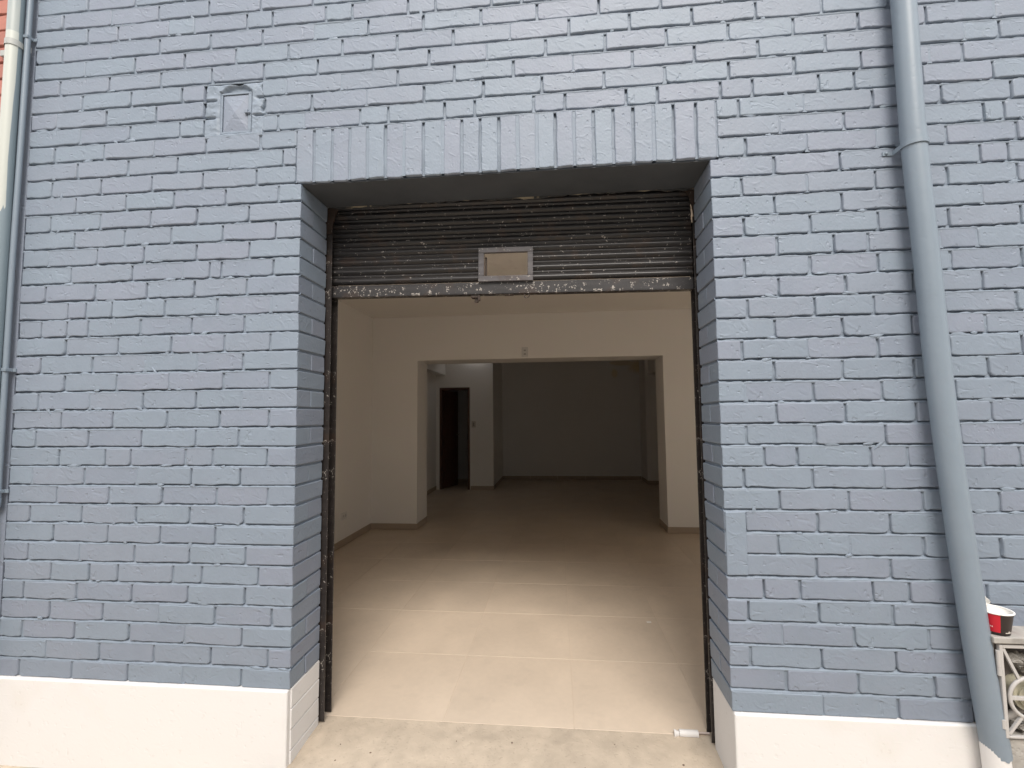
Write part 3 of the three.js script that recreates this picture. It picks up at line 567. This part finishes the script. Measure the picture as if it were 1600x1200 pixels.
// ---------------------------------------------------------------- meter cabinet and paper cup, lower right
{
  const grey = mat(.46, .44, .42, .5), M = thing('meter_cabinet', 'grey meter cabinet with a ringed metal grille door against the wall', 'cabinet', [2.46, -.072, .05]);
  const b = (x0, x1, y0, y1, z0, z1, r) => box(x0 - 2.46, x1 - 2.46, y0 + .072, y1 + .072, z0 - .05, z1 - .05, r);
  part(M, 'base', b(2.402, 2.76, -.072, .262, .0, .075, .006), greyConc);
  part(M, 'base_step', b(2.42, 2.76, -.072, .16, .076, .1, .006), greyConc);
  part(M, 'top_slab', b(2.367, 2.78, .553, .573, -.012, .092, .004), new THREE.MeshStandardMaterial({ map: greyConc.map, color: 0xffffff, roughness: .8 }));
  part(M, 'side_panel', b(2.37, 2.384, .262, .553, -.0, .07, .002), grey); part(M, 'side_panel', b(2.745, 2.76, .262, .553, .0, .07, .002), grey);
  part(M, 'back_panel', b(2.384, 2.745, .262, .553, .0012, .008), mat(.16, .14, .13, .9));
  // things inside
  part(M, 'meter', merge([new THREE.CylinderGeometry(.047, .047, .045, 28).rotateX(Math.PI / 2).translate(.028, .452, -.018), new THREE.CylinderGeometry(.036, .036, .012, 28).rotateX(Math.PI / 2).translate(.028, .452, .006)]), mat(.5, .47, .36, .5));
  part(M, 'supply_pipe', tube([[-.07, .36, -.02], [-.02, .375, -.02], [.02, .40, -.02]], .012, 14, 10), mat(.28, .26, .24, .6));
  const r = rngOf(3), rub = []; for (let i = 0; i < 26; i++) { const c = new THREE.IcosahedronGeometry(rr(.012, .026, r), 1); const p = c.attributes.position; for (let q = 0; q < p.count; q++) { const s = 1 + .25 * Math.sin(p.getX(q) * 300 + p.getY(q) * 211 + i); p.setXYZ(q, p.getX(q) * s, p.getY(q) * s * .8, p.getZ(q) * s); } c.translate(rr(-.055, .12, r), i < 13 ? rr(.52, .565, r) : rr(.345, .37, r), rr(-.03, -.01, r)); c.computeVertexNormals(); rub.push(c); }
  part(M, 'rubble', merge(rub), greyConc).userData.kind = 'stuff';
  // grille door
  const z0 = .074, z1 = .086, x0 = 2.386, x1 = 2.556, y0 = .268, y1 = .548, bar = .0105;
  part(M, 'door_frame', merge([b(x0, x0 + bar, y0, y1, z0, z1, .002), b(x1 - bar, x1, y0, y1, z0, z1, .002), b(x0 + bar, x1 - bar, y1 - bar, y1, z0, z1 - .0005, .002), b(x0 + bar, x1 - bar, y0, y0 + .007, z0, z1 - .0005, .002)]), grey);
  const cx = .011, cy = .387 + .072, cz = .030, R0 = .062;
  part(M, 'ring', new THREE.TorusGeometry(R0, .0058, 10, 44).translate(cx, cy, cz), grey);
  part(M, 'spoke', box(cx - R0, cx + R0, cy - .0055, cy + .0055, cz - .004, cz + .004, .001), grey); part(M, 'spoke', box(cx - .0055, cx + .0055, cy - R0, cy + R0, cz - .0035, cz + .0045, .001), grey);
  for (const [sx, sy] of [[-1, 1], [1, 1], [-1, -1], [1, -1]]) { const p = new THREE.Vector3(cx + sx * .072, sy > 0 ? y1 + .072 - .012 : y0 + .072 + .012, cz), q = new THREE.Vector3(cx + sx * R0 * .5, cy + sy * R0 * .87, cz), l = p.distanceTo(q); const g = new THREE.BoxGeometry(.008, l, .007); const o = part(M, 'brace', g, grey); o.position.copy(p).add(q).multiplyScalar(.5); o.quaternion.setFromUnitVectors(new THREE.Vector3(0, 1, 0), q.clone().sub(p).normalize()); }
  for (const [y, h] of [[.505, .05], [.468, .026], [.31, .026]]) part(M, 'hinge', new THREE.CylinderGeometry(.0058, .0058, h, 14).translate(x0 - 2.46 - .004, y + .072, .034), grey);
  part(M, 'meter_plinth', b(2.75, 2.79, -.072, .26, .0, .08, .005), greyConc);

  const C = thing('paper_cup', 'red and black paper cup with crumpled wrapper on the cabinet top', 'cup', [2.408, .573, .052]); C.scale.setScalar(1.13);
  const cupMap = (() => { const c = document.createElement('canvas'); c.width = 512; c.height = 128; const x = c.getContext('2d'); x.fillStyle = '#c4162c'; x.fillRect(0, 0, 512, 128); x.fillStyle = '#2b2220'; x.fillRect(300, 0, 120, 128); x.fillStyle = '#3a1830'; x.fillRect(60, 0, 100, 128); x.fillStyle = '#1d1514'; x.fillRect(0, 112, 512, 16); x.fillStyle = '#e8c8c4'; x.fillRect(196, 38, 9, 12); x.fillRect(206, 44, 5, 5); for (let i = 0; i < 7; i++) x.fillRect(208 + i * 8, 74 + (i * 5) % 4, 5, 9); x.fillStyle = '#d8d2c8'; x.fillRect(330, 108, 60, 5); x.fillRect(352, 100, 8, 8); x.fillRect(180, 116, 70, 4); const t = new THREE.CanvasTexture(c); t.colorSpace = THREE.SRGBColorSpace; return t; })();
  const side = new THREE.CylinderGeometry(.0385, .029, .06, 40, 1, true).translate(0, .031, 0);
  part(C, 'cup_wall', side, new THREE.MeshStandardMaterial({ map: cupMap, roughness: .45, side: THREE.DoubleSide })).rotation.y = 2.2;
  part(C, 'rim', new THREE.TorusGeometry(.0388, .0022, 8, 40).rotateX(Math.PI / 2).translate(0, .061, 0), mat(.85, .83, .8, .5));
  part(C, 'cup_base', new THREE.CylinderGeometry(.0285, .0285, .004, 32).translate(0, .003, 0), mat(.1, .08, .07, .5));
  part(C, 'lining', new THREE.LatheGeometry([[.0, .049], [.0335, .049], [.0378, .0605]].map(a => new THREE.Vector2(...a)), 36), mat(.86, .83, .78, .55, { side: THREE.DoubleSide }));
  const wg = new THREE.PlaneGeometry(.05, .036, 8, 6), p = wg.attributes.position, wr = rngOf(12); for (let i = 0; i < p.count; i++) p.setXYZ(i, p.getX(i), p.getY(i) + .008 * Math.sin(p.getX(i) * 190), rr(-.007, .007, wr)); wg.computeVertexNormals(); 
  part(C, 'wrapper', wg.rotateX(-.25).translate(-.016, .070, -.024), new THREE.MeshPhysicalMaterial({ color: 0xf2efe8, roughness: .35, transmission: .4, thickness: 0, side: THREE.DoubleSide }));
}

// ---------------------------------------------------------------- house across the street, behind the camera: it hides the low sky from the wall
{
  const O = thing('facing_house', 'plain pale two storey house across the street, behind the camera', 'house', [1, -.25, 8.4]);
  const gl = mat(.05, .06, .07, .1), fm = mat(.7, .68, .64, .6);
  part(O, 'wall', box(-14, 14, 0, 7.4, 0, 6), mat(.66, .63, .57, .85)); part(O, 'roof', box(-14.3, 14.3, 7.4, 7.65, -.35, 6.3), mat(.3, .2, .16, .9));
  for (let i = 0; i < 6; i++) for (let k = 0; k < 2; k++) { if (k === 0 && i === 2) continue; const x = -10 + i * 4, y = 1 + k * 3.3; const w = part(O, 'window', box(x - .6, x + .6, y, y + 1.4, -.04, .0), gl); part(w, 'frame', merge([box(x - .7, x + .7, y - .1, y, -.08, -.001), box(x - .7, x + .7, y + 1.4, y + 1.5, -.06, -.001), box(x - .7, x - .6, y, y + 1.4, -.06, -.001), box(x + .6, x + .7, y, y + 1.4, -.06, -.001)]), fm); }
  part(O, 'door', box(-2.5, -1.5, 0, 2.1, -.05, 0), mat(.15, .08, .05, .5));
}

scene.traverse(o => { if (o.isMesh) { o.castShadow = o.receiveShadow = true; } });
renderer.render(scene, camera);
